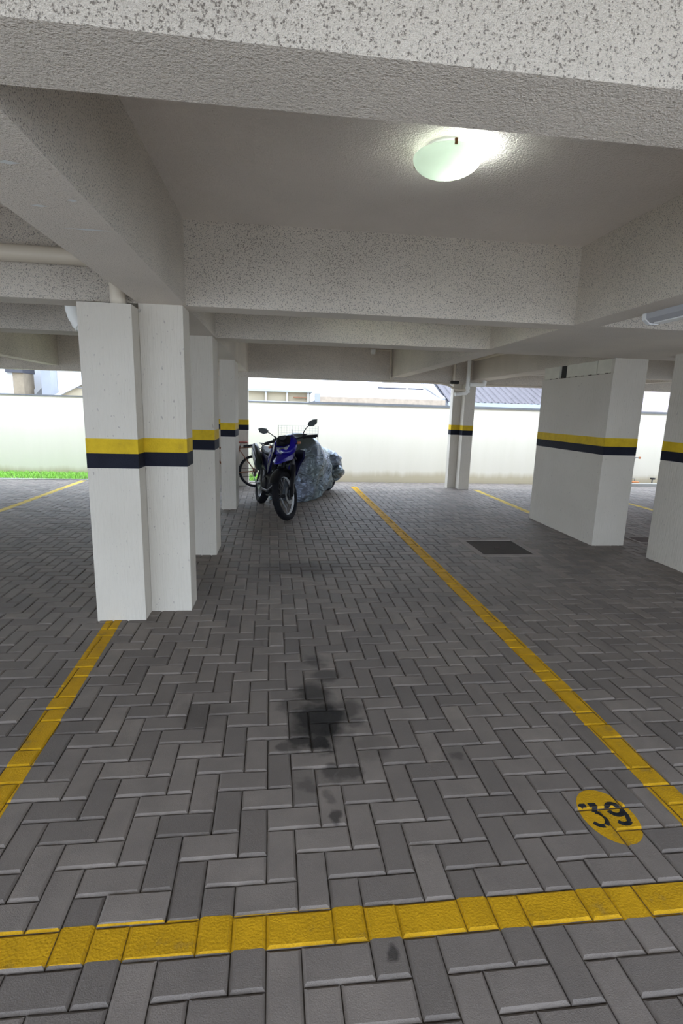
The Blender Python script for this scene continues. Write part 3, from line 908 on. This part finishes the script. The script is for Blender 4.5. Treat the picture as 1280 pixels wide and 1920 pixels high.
# ------------------------------------------------------------------ wheels
def wheel(mb_xf, parent, c, R, tw, th, rim_w, hub_r, n_sp, axis='Y', rim_mat='chrome', tyre_mat='rubber', name='wheel', spoke_r=.0016, knob=0):
    """tyre, rim, spokes and hub as sub-parts of one wheel part; axle along y"""
    prof = []
    rc = R - th / 2
    for k in range(14):
        a = 2 * math.pi * k / 14
        prof.append((rc + th / 2 * math.cos(a), tw / 2 * math.copysign(abs(math.sin(a)) ** .8, math.sin(a))))
    ty = MB(mb_xf).lathe(prof, c, 'Y', 48, closed=True).build(name, tyre_mat, parent, smooth=True)
    if knob:
        kn = MB(mb_xf)
        for k in range(knob):
            for s in (-1, 0, 1):
                a = 2 * math.pi * (k + (.5 if s else 0)) / knob
                rr = R - (.012 if s else .003)
                rot = Matrix.Rotation(-a, 3, 'Y')
                p = Vector(c) + rot @ Vector((rr, 0, 0)) + Vector((0, s * tw * .28, 0))
                kn.rbox(p, (.014, tw * .22, .024), rot)
        kn.build('tread_blocks', tyre_mat, ty)
    ri = R - th + .006
    MB(mb_xf).lathe([(ri, -rim_w / 2), (ri + .012, -rim_w / 2), (ri + .004, 0), (ri + .012, rim_w / 2), (ri, rim_w / 2), (ri - .012, 0)], c, 'Y', 48, closed=True).build('rim', rim_mat, ty, smooth=True)
    MB(mb_xf).lathe([(0, -.06), (hub_r * .6, -.06), (hub_r, -.045), (hub_r * .7, -.03), (hub_r * .7, .03), (hub_r, .045), (hub_r * .6, .06), (0, .06)], c, 'Y', 16).build('hub', 'engine', ty, smooth=True)
    sp = MB(mb_xf)
    for k in range(n_sp):
        a = 2 * math.pi * k / n_sp; b = a + (.35 if k % 4 < 2 else -.35); s = .04 if k % 2 else -.04
        sp.tube([Vector(c) + Vector((hub_r * .9 * math.cos(b), s, hub_r * .9 * math.sin(b))), Vector(c) + Vector(((ri - .006) * math.cos(a), 0, (ri - .006) * math.sin(a)))], spoke_r, 4, False)
    sp.build('spokes', 'steel', ty)
    return ty


# ------------------------------------------------------------------ blue trail motorcycle (x forward, y left, z up)
mo = thing('motorcycle', (-0.345, 8.45, 0), 'blue and black trail motorcycle parked facing the camera with turned front wheel', 'motorcycle')
mo['_local'] = True
mo.rotation_mode = 'XYZ'
mo.matrix_world = Matrix.Translation((-0.36, 8.45, 0.002)) @ Matrix.Rotation(math.radians(-75.0), 4, 'Z') @ Matrix.Rotation(math.radians(-10.5), 4, 'X')
AX = (1.43, 0, .345)
rake = math.radians(27)
STEER = Matrix.Translation((1.38, 0, .345)) @ Matrix.Rotation(math.radians(-44), 4, Vector((-math.sin(rake), 0, math.cos(rake)))) @ Matrix.Translation((-1.38, 0, -.345))
S_ = STEER
_zfix = .345 - (S_ @ Vector(AX)).z
STEER = Matrix.Translation((0, 0, _zfix)) @ S_

fw = wheel(STEER, mo, AX, .345, .092, .085, .05, .035, 32, name='front_wheel', knob=44, spoke_r=.0022)
MB(STEER).lathe([(.075, .062), (.122, .062), (.122, .067), (.075, .067)], AX, 'Y', 40, closed=True).build('brake_disc', 'steel', fw, smooth=True)
cal = MB(STEER)
for k in range(5):
    a = 2 * math.pi * k / 5; cal.tube([Vector(AX) + Vector((.03 * math.cos(a), .064, .03 * math.sin(a))), Vector(AX) + Vector((.082 * math.cos(a + .3), .064, .082 * math.sin(a + .3)))], .007, 6)
cal.build('disc_carrier', 'plastic', fw)
MB(STEER).rbox((AX[0] - .10, .085, .41), (.06, .05, .10), Matrix.Rotation(.4, 3, 'Y')).build('brake_caliper', 'engine', mo)
rw = wheel(None, mo, (0, 0, .32), .32, .125, .10, .07, .04, 32, name='rear_wheel', knob=36, spoke_r=.0022)
MB().lathe([(.06, -.072), (.11, -.072), (.11, -.067), (.06, -.067)], (0, 0, .32), 'Y', 32, closed=True).build('brake_disc', 'steel', rw, smooth=True)


def along(z, y):     # point on the fork leg at height z
    return (AX[0] - (z - AX[2]) * math.tan(rake), y, z)


for s in (-1, 1):
    MB(STEER).tube([along(.33, s * .10), along(.60, s * .10)], .031, 14).build('fork_slider', 'plastic', mo, smooth=True)
    MB(STEER).tube([along(.58, s * .10), along(.74, s * .10)], .034, 14).build('fork_gaiter', 'plastic', mo, smooth=True)
    MB(STEER).tube([along(.72, s * .10), along(1.04, s * .10)], .021, 12).build('fork_tube', 'steel', mo, smooth=True)
MB(STEER).tube([(AX[0], -.125, AX[2]), (AX[0], .125, AX[2])], .012, 10).build('axle', 'steel', mo)
for z in (.83, 1.02):
    c = along(z, 0); MB(STEER).rbox((c[0] - .02, 0, z), (.10, .27, .035), Matrix.Rotation(-rake, 3, 'Y')).build('triple_clamp', 'engine', mo)
# low hugger and blue beak
hug = []
for k in range(13):
    a = math.radians(35 + 110 * k / 12)
    rr = .385
    hug.append([(AX[0] + rr * math.cos(a) + dr * math.cos(a), y, AX[2] + rr * math.sin(a) + dr * math.sin(a)) for (y, dr) in ((-.07, -.02), (-.04, .0), (.04, .0), (.07, -.02), (.04, -.006), (-.04, -.006))])
MB(STEER).loft(hug).build('front_fender', 'plastic', mo, smooth=True)
bk = []
for (x, hw, zt, zb) in ((1.16, .115, .955, .84), (1.28, .12, .945, .82), (1.40, .095, .905, .815), (1.50, .06, .865, .80), (1.57, .018, .825, .79)):
    bk.append([(x, -hw, zb), (x, -hw * 1.02, (zb + zt) / 2), (x, -hw * .6, zt - .012), (x, 0, zt), (x, hw * .6, zt - .012), (x, hw * 1.02, (zb + zt) / 2), (x, hw, zb), (x, 0, zb + .015)])
MB(STEER).loft(bk).build('beak', 'blue', mo, smooth=True)
# front mask with headlight and small screen
def mask(poly, xc, depth, bulge):
    """outline in (y,z) bulged forward towards its middle"""
    cy = sum(p[0] for p in poly) / len(poly); cz = sum(p[1] for p in poly) / len(poly)
    secs = []
    for (t, x) in ((1.0, xc - depth), (1.0, xc), (.86, xc + bulge * .55), (.55, xc + bulge * .9), (.12, xc + bulge)):
        secs.append([(x - (p[1] - .98) * .45, cy + (p[0] - cy) * t, cz + (p[1] - cz) * t) for p in poly])
    return secs


MB(STEER).loft(mask([(-.10, 1.165), (.10, 1.165), (.165, 1.09), (.175, 1.0), (.15, .93), (.09, .87), (0, .845), (-.09, .87), (-.15, .93), (-.175, 1.0), (-.165, 1.09)], 1.20, .05, .075)).build('front_mask', 'blue', mo, smooth=True)
MB(STEER).loft(mask([(-.085, 1.165), (.085, 1.165), (.11, 1.10), (.10, 1.035), (0, 1.02), (-.10, 1.035), (-.11, 1.10)], 1.255, .02, .045)).build('screen', 'plastic', mo, smooth=True)
hlm = MB(STEER).loft(mask([(-.105, 1.025), (-.03, 1.01), (.03, 1.01), (.105, 1.025), (.085, .965), (.045, .915), (0, .90), (-.045, .915), (-.085, .965)], 1.262, .03, .04)).build('headlight', 'lens', mo, smooth=True)
MB(STEER).loft(mask([(-.03, 1.0), (.03, 1.0), (.02, .93), (-.02, .93)], 1.292, .01, .02)).build('reflector_bridge', 'steel', hlm)
MB(STEER).rbox((1.20, 0, 1.14), (.05, .12, .06)).build('instrument_pod', 'plastic', mo)
# handlebar
HB = [(.92, -.42, 1.10), (.94, -.26, 1.115), (1.02, -.12, 1.10), (1.07, 0, 1.07), (1.02, .12, 1.10), (.94, .26, 1.115), (.92, .42, 1.10)]
MB(STEER).tube(HB, .012, 10).build('handlebar', 'plastic', mo, smooth=True)
for s in (-1, 1):
    MB(STEER).tube([(.935, s * .28, 1.113), (.92, s * .42, 1.10)], .020, 12).build('grip', 'plastic', mo, smooth=True)
    MB(STEER).rbox((.955, s * .235, 1.118), (.06, .06, .065)).build('switch_box', 'plastic', mo)
    MB(STEER).tube([(.98, s * .21, 1.115), (1.01, s * .27, 1.10), (1.0, s * .42, 1.075)], [.009, .008, .006], 8).build('lever', 'plastic', mo, smooth=True)
    mr = MB(STEER).tube([(.96, s * .22, 1.12), (.96, s * .225, 1.17), (.97, s * .29, 1.235), (.965, s * .355, 1.272)], [.011, .009, .006, .006], 8).build('mirror_stem', 'plastic', mo, smooth=True)
    hexp = [(-.075, .0), (-.045, .036), (.02, .045), (.075, .030), (.062, -.022), (.005, -.044), (-.045, -.032)]
    MB(STEER).prism([((s * (.39 + a)), 1.285 + b + a * .18) for a, b in hexp], 'X', .95, .982).build('mirror', 'mirror_back', mr)
    ind = MB(STEER).tube([(1.17, s * .16, 1.03), (1.17, s * .215, 1.035)], .009, 8).build('indicator_stalk', 'plastic', mo)
    MB(STEER).rbox((1.175, s * .225, 1.037), (.045, .045, .034)).build('indicator', 'orange', ind)
MB(STEER).tube([(1.12, .13, 1.10), (1.12, .125, 1.24)], .0035, 6).build('line_guard_rod', 'steel', mo)
MB(STEER).tube([(1.06, -.16, 1.10), (1.20, -.11, 1.17), (1.24, -.02, 1.10), (1.16, 0, .95)], .006, 6).build('brake_hose', 'plastic', mo, smooth=True)
MB(STEER).tube([(1.06, .16, 1.10), (1.19, .12, 1.14), (1.20, .06, 1.0), along(.80, .06)], .006, 6).build('clutch_cable', 'plastic', mo, smooth=True)
MB(STEER).tube([along(.78, .13), along(.60, .145), along(.43, .12)], .005, 6).build('brake_line', 'steel', mo, smooth=True)
# tank, shrouds, seat
def oval_sec(x, hw, zb, zt, n=12, pw=.7, yc=0.0):
    out = []
    for k in range(n):
        a = 2 * math.pi * k / n
        cy, cz = math.cos(a), math.sin(a)
        out.append((x, yc + hw * math.copysign(abs(cy) ** pw, cy), (zb + zt) / 2 + (zt - zb) / 2 * math.copysign(abs(cz) ** pw, cz)))
    return out


MB().loft([oval_sec(*q) for q in ((.50, .10, .78, .90), (.60, .125, .74, .98), (.75, .145, .72, 1.03), (.90, .14, .74, 1.05), (1.0, .11, .80, 1.02), (1.03, .06, .86, .98))]).build('fuel_tank', 'plastic', mo, smooth=True)
for s in (-1, 1):
    m = MB()
    out = [(1.16, .90), (1.13, 1.0), (.98, 1.0), (.78, .93), (.70, .80), (.80, .62), (.92, .56), (1.0, .62), (1.06, .78)]
    m.loft([[(a, s * (.155 + .05 * max(0, (a - .75) / .4)), b) for a, b in out], [(a * .98 + .02 * .95, s * (.185 + .05 * max(0, (a - .75) / .4)), b * .98 + .02 * .82) for a, b in out]])
    m.build('shroud', 'dark_blue', mo)
    edge = [(1.165, .90), (1.14, 1.0), (1.0, 1.012), (.86, .972)] if s < 0 else [(1.10, 1.01), (.95, .995), (.82, .94), (.74, .85), (.73, .76)]
    MB().tube([(a, s * (.188 + .05 * max(0, (a - .75) / .4)), b) for a, b in edge], .006, 6).build('shroud_edge', 'white_plastic', mo, smooth=True)
    MB().loft([oval_sec(x, hw, zb, zt, 10, .7, s * yc) for (x, hw, zb, zt, yc) in ((.95, .02, .83, .98, .20), (.82, .02, .72, .90, .19), (.72, .015, .62, .74, .165))]).build('shroud_insert', 'blue', mo, smooth=True)
    MB().loft([oval_sec(x, .018, zb, zt, 10, .7, s * yc) for (x, zb, zt, yc) in ((.52, .58, .80, .13), (.30, .60, .82, .135), (.05, .70, .84, .12))]).build('side_panel', 'dark_blue', mo, smooth=True)
    MB().tube([(0, s * .10, .32), (.25, s * .09, .36), (.52, s * .06, .40)], [.022, .026, .03], 8).build('swingarm', 'steel', mo)
    MB().tube([(.45, s * .06, .76), (.10, s * .09, .80), (-.22, s * .08, .86)], .013, 8).build('subframe', 'engine', mo)
    MB().tube([(.46, s * .12, .36), (.46, s * .22, .355)], .013, 8).build('footpeg', 'steel', mo)
    MB().tube([(-.18, s * .06, .86), (-.20, s * .16, .87)], .008, 6).build('rear_indicator_stalk', 'plastic', mo)
    MB().rbox((-.20, s * .18, .87), (.05, .06, .04)).build('rear_indicator', 'orange', mo)
MB().loft([oval_sec(*q) for q in ((.62, .09, .84, .93), (.45, .12, .80, .875), (.25, .14, .79, .87), (.05, .135, .82, .915), (-.15, .11, .85, .93), (-.22, .08, .87, .925))]).build('seat', 'seat', mo, smooth=True)
MB().loft([[(x, -w, z), (x, w, z), (x, w * .9, z + .02), (x, -w * .9, z + .02)] for (x, w, z) in ((.05, .10, .80), (-.2, .10, .80), (-.36, .085, .70), (-.44, .08, .56))]).build('rear_fender', 'plastic', mo)
MB().rbox((-.26, 0, .82), (.06, .16, .06)).build('tail_light', 'tap_red', mo)
rk = MB()
for s in (-1, 1): rk.tube([(.02, s * .11, .90), (-.10, s * .12, .945), (-.36, s * .09, .95), (-.40, 0, .95)], .010, 8)
for x in (-.15, -.25, -.33): rk.tube([(x, -.11, .95), (x, .11, .95)], .008, 8)
rk.build('luggage_rack', 'plastic', mo)
# frame, engine, exhaust
fr = MB()
fr.tube([(1.06, 0, .98), (1.0, 0, .80), (.93, 0, .50), (.85, 0, .30), (.50, 0, .28), (.48, 0, .45), (.50, 0, .75), (.80, 0, .90), (1.06, 0, .95)], .022, 10)
fr.build('frame', 'engine', mo, smooth=True)
en = MB().rbox((.66, 0, .40), (.40, .25, .27)).build('engine', 'engine', mo)
cy = MB()
for k in range(7): cy.rbox((.80 + .012 * k, 0, .53 + .028 * k), (.15, .16, .018), Matrix.Rotation(.35, 3, 'Y'))
cy.build('cylinder_fins', 'engine', en)
for s in (-1, 1): MB().lathe([(0, s * .12), (.10, s * .12), (.095, s * .15), (.05, s * .16), (0, s * .16)], (.60, 0, .38), 'Y', 24).build('crankcase_cover', 'engine', en, smooth=True)
MB().rbox((.78, 0, .245), (.36, .22, .03), Matrix.Rotation(-.12, 3, 'Y')).build('skid_plate', 'plastic', mo)
MB().tube([(.90, -.04, .66), (.98, -.07, .58), (.98, -.10, .42), (.86, -.14, .31), (.62, -.16, .30), (.45, -.16, .40), (.36, -.155, .56)], .019, 10).build('exhaust_header', 'steel', mo, smooth=True)
mf = MB()
for (x, z, hw, hh) in ((.42, .60, .025, .05), (.36, .63, .045, .085), (.20, .71, .058, .10), (.0, .80, .058, .10), (-.14, .86, .05, .08), (-.18, .875, .03, .05)):
    mf.v, mf.f, mf.mi = mf.v, mf.f, mf.mi
    mf.__dict__.setdefault('secs', []).append(oval_sec(x, hw, z - hh, z + hh, 14, .75, -.215))
mf.loft(mf.secs)
mu = mf.build('muffler', 'green_shield', mo, smooth=True)
MB().loft([oval_sec(x, .01, z - .05, z + .05, 8, .7, -.275) for (x, z) in ((.32, .66), (.15, .74), (.0, .80))]).build('heat_shield', 'steel', mu, smooth=True)
MB().tube([(.52, .10, .30), (.56, .22, .12), (.57, .30, .022)], .011, 8).build('side_stand', 'steel', mo)
MB().tube([(.14, 0, .42), (.42, 0, .72)], [.028, .028], 10).build('rear_shock', 'steel', mo)
ch = MB(); ch.tube([(0, .075, .375), (.50, .075, .42)], .008, 6); ch.tube([(0, .075, .265), (.50, .075, .36)], .008, 6); ch.build('chain', 'engine', mo)
MB().lathe([(0, .07), (.085, .07), (.085, .08), (0, .08)], (0, 0, .32), 'Y', 24).build('sprocket', 'steel', mo)

# ------------------------------------------------------------------ covered motorcycle
cv = thing('covered_motorcycle', (0.60, 9.35, 0), 'motorcycle hidden under a crumpled silver tarpaulin beside the blue motorcycle', 'motorcycle')
cv['_local'] = True
ang = math.radians(-125.0)      # heading of the hidden bike
cv.matrix_world = Matrix.Translation((0.86, 9.83, 0)) @ Matrix.Rotation(ang, 4, 'Z')
# stations: x forward from rear axle, half widths at bottom/top, height, hem height
ST = [(-.30, .15, .10, .62, .42), (-.18, .24, .15, .70, .34), (.05, .28, .17, .80, .27), (.28, .31, .19, .84, .22), (.50, .34, .22, .90, .15), (.72, .37, .30, 1.00, .09),
      (.90, .43, .42, 1.08, .05), (1.05, .43, .42, 1.12, .03), (1.18, .41, .33, 1.06, .02), (1.30, .37, .20, .92, .015), (1.42, .32, .13, .72, .012), (1.52, .24, .08, .50, .01)]
def interp(x):
    for a, b in zip(ST[:-1], ST[1:]):
        if a[0] <= x <= b[0]:
            t = smooth01((x - a[0]) / (b[0] - a[0])); return [p + (q - p) * t for p, q in zip(a, b)]
    return ST[-1]


secs = []
NX, NA = 64, 72
for i in range(NX + 1):
    x = ST[0][0] + (ST[-1][0] - ST[0][0]) * i / NX
    _, wb_, wt_, hh, hem = interp(x)
    s = []
    for k in range(NA + 1):
        t = -1 + 2 * k / NA                      # -1 right hem, 0 ridge, 1 left hem
        u = abs(t)
        e1 = 1.0 - .52 * wt_ / wb_
        cu, su = math.cos(u * math.pi / 2), math.sin(u * math.pi / 2)
        y = wb_ * su ** e1; z = hem + (hh - hem) * max(0, cu) ** (e1 * 1.05)
        y = math.copysign(y, t) if u > 1e-6 else 0
        p = Vector((x, y, z))
        w = p * 3.1
        fold = noise.noise(Vector((w.x * 1.3, w.y * .3, w.z * .4))) * .03 + (abs(noise.noise(Vector((p.x * 5 + p.z * 2.0, t * 2, p.z * 1.2 + 4)))) - .2) * .06 * min(1, max(0, u - .25) * 2) + (abs(noise.noise(Vector((p.x * 3 + 3, t, p.z * 8)))) - .15) * .035 * smooth01((.75 - z) / .4)
        amp = .35 + .65 * min(1, u * 1.6)
        p.y += (1 if t >= 0 else -1) * fold * amp * 1.2
        p.x += noise.noise(Vector((p.y * 5, p.z * 5, 2.0))) * .03
        p.z += noise.noise(Vector((p.x * 7, p.y * 7, 9.0))) * .02 * (1 - u * .6)
        p.z = max(p.z, .006)
        s.append(p)
    secs.append(s)
tb = MB().loft(secs, cap=False, closed=False)
def close_end(sec):
    c = sum((Vector(p) for p in sec), Vector()) / len(sec); c.z = min(p.z for p in sec) + .02
    o = len(tb.v)
    tb.add([*sec, c], [(k, k + 1, len(sec)) for k in range(len(sec) - 1)])
close_end(secs[0]); close_end(secs[-1])
tb.build('tarpaulin', 'tarp', cv, smooth=True)
def lump(c, r, seed, name='tarpaulin_bunch'):
    m = MB(); n1, n2 = 18, 28
    vs, fs = [], []
    for i in range(n1 + 1):
        th = math.pi * i / n1
        for k in range(n2):
            ph = 2 * math.pi * k / n2
            d = Vector((math.sin(th) * math.cos(ph), math.sin(th) * math.sin(ph), math.cos(th)))
            rr = 1 + .30 * noise.noise(d * 1.7 + Vector((seed, 0, 0))) + .14 * noise.noise(d * 4.5 + Vector((0, seed, 0))) + .05 * noise.noise(d * 11 + Vector((0, 0, seed)))
            vs.append(Vector(c) + Vector((d.x * r[0], d.y * r[1], d.z * r[2])) * rr)
    for i in range(n1):
        for k in range(n2):
            fs.append((i * n2 + k, i * n2 + (k + 1) % n2, (i + 1) * n2 + (k + 1) % n2, (i + 1) * n2 + k))
    m.add(vs, fs)
    return m.build(name, 'tarp', cv, smooth=True)


lump((.16, .22, .60), (.19, .12, .14), 3.1)
lump((.16, .28, .40), (.21, .13, .12), 8.4)
cw = wheel(None, cv, (0, 0, .30), .30, .13, .11, .08, .05, 0, name='rear_wheel', rim_mat='steel')

# ------------------------------------------------------------------ wire mesh panel
wm = thing('wire_panel', (.30, 10.15, 0), 'thin pale wire mesh panel standing behind the covered motorcycle', 'wire panel')
w = MB()
for k in range(15): w.tube([(-.08 + .055 * k, 10.15, .12), (-.08 + .055 * k, 10.15, 1.215)], .0022, 4)
w.build('upright_wires', 'wire', wm)
w = MB()
for k in range(24): w.tube([(-.08, 10.152, .14 + .0467 * k), (.69, 10.152, .14 + .0467 * k)], .0018, 4)
w.build('cross_wires', 'wire', wm)
for x in (-.08, .69): MB().tube([(x, 10.05, .01), (x, 10.15, .03), (x, 10.15, 1.215)], .006, 6).build('leg', 'wire', wm)

# ------------------------------------------------------------------ bicycle (x forward), heading left in the photo
bc = thing('bicycle', (-.53, 10.13, 0), 'old rusty red-brown bicycle leaning between the pillars behind the motorcycle', 'bicycle')
bc['_local'] = True
bc.matrix_world = Matrix.Translation((-.53, 10.13, 0.004)) @ Matrix.Rotation(math.pi, 4, 'Z') @ Matrix.Rotation(math.radians(3), 4, 'X')
wheel(None, bc, (0, 0, .315), .315, .045, .046, .026, .022, 24, name='rear_wheel', rim_mat='bike_rim', spoke_r=.0012)
wheel(None, bc, (1.03, 0, .315), .315, .045, .046, .026, .018, 24, name='front_wheel', rim_mat='bike_rim', spoke_r=.0012)
f = MB()
f.tube([(.42, 0, .27), (.28, 0, .80)], .016, 8); f.tube([(.30, 0, .74), (.86, 0, .76)], .015, 8); f.tube([(.42, 0, .27), (.88, 0, .66)], .018, 8); f.tube([(.85, 0, .80), (.90, 0, .60)], .018, 8)
for s in (-1, 1):
    f.tube([(0, s * .06, .315), (.42, s * .03, .27)], .010, 8); f.tube([(0, s * .06, .315), (.30, s * .02, .73)], .008, 8)
f.build('frame', 'rust_paint', bc)
f = MB()
for s in (-1, 1): f.tube([(.90, s * .04, .62), (.96, s * .05, .48), (1.03, s * .06, .315)], .010, 8)
f.build('fork', 'rust_paint', bc)
MB().tube([(.85, 0, .78), (.83, 0, .93)], .012, 8).build('stem', 'steel', bc)
MB().tube([(.74, -.28, .95), (.80, -.2, .97), (.85, 0, .94), (.80, .2, .97), (.74, .28, .95)], .011, 8).build('handlebar', 'steel', bc, smooth=True)
MB().tube([(.28, 0, .79), (.265, 0, .86)], .011, 8).build('seat_post', 'steel', bc)
MB().loft([oval_sec(x, hw, zb, zt, 10, .8) for (x, hw, zb, zt) in ((.40, .02, .855, .88), (.30, .04, .85, .885), (.20, .09, .845, .895), (.14, .08, .855, .895))]).build('saddle', 'pink_saddle', bc, smooth=True)
rkb = MB()
for s in (-1, 1): rkb.tube([(.26, s * .06, .76), (.05, s * .06, .77), (-.08, s * .06, .76)], .007, 6); rkb.tube([(0, s * .065, .33), (.0, s * .06, .765)], .005, 6)
for x in (.18, .08, -.04): rkb.tube([(x, -.06, .768), (x, .06, .768)], .005, 6)
rkb.build('rear_rack', 'rust_paint', bc)
MB().rbox((.12, 0, .80), (.20, .10, .05), Matrix.Rotation(.15, 3, 'Y')).build('rack_bundle', 'plastic', bc)
MB().lathe([(0, -.045), (.085, -.045), (.085, -.040), (0, -.040)], (.42, 0, .27), 'Y', 24).build('chainring', 'rust_lid', bc)
MB().lathe([(0, -.05), (.05, -.05), (.042, -.03), (0, -.03)], (0, 0, .315), 'Y', 20).build('sprocket', 'rust_lid', bc)
MB().rbox((.0, -.05, .25), (.05, .025, .09)).build('derailleur', 'rust_lid', bc)
for s in (-1, 1):
    q = MB().tube([(.42, s * .06, .27), (.42 + s * .10, s * .07, .27 - s * .12)], .009, 6).build('crank', 'steel', bc)
    MB().rbox((.42 + s * .10, s * .12, .27 - s * .12), (.09, .07, .022)).build('pedal', 'plastic', q)
chn = MB(); chn.tube([(0, -.043, .36), (.42, -.043, .354)], .005, 5); chn.tube([(0, -.043, .215), (.42, -.043, .187)], .005, 5); chn.build('chain', 'rust_lid', bc)
MB().tube([(.05, .06, .30), (-.06, .16, .012)], .008, 6).build('kickstand', 'steel', bc)

for o in bpy.data.objects:
    if '_local' in o: del o['_local']
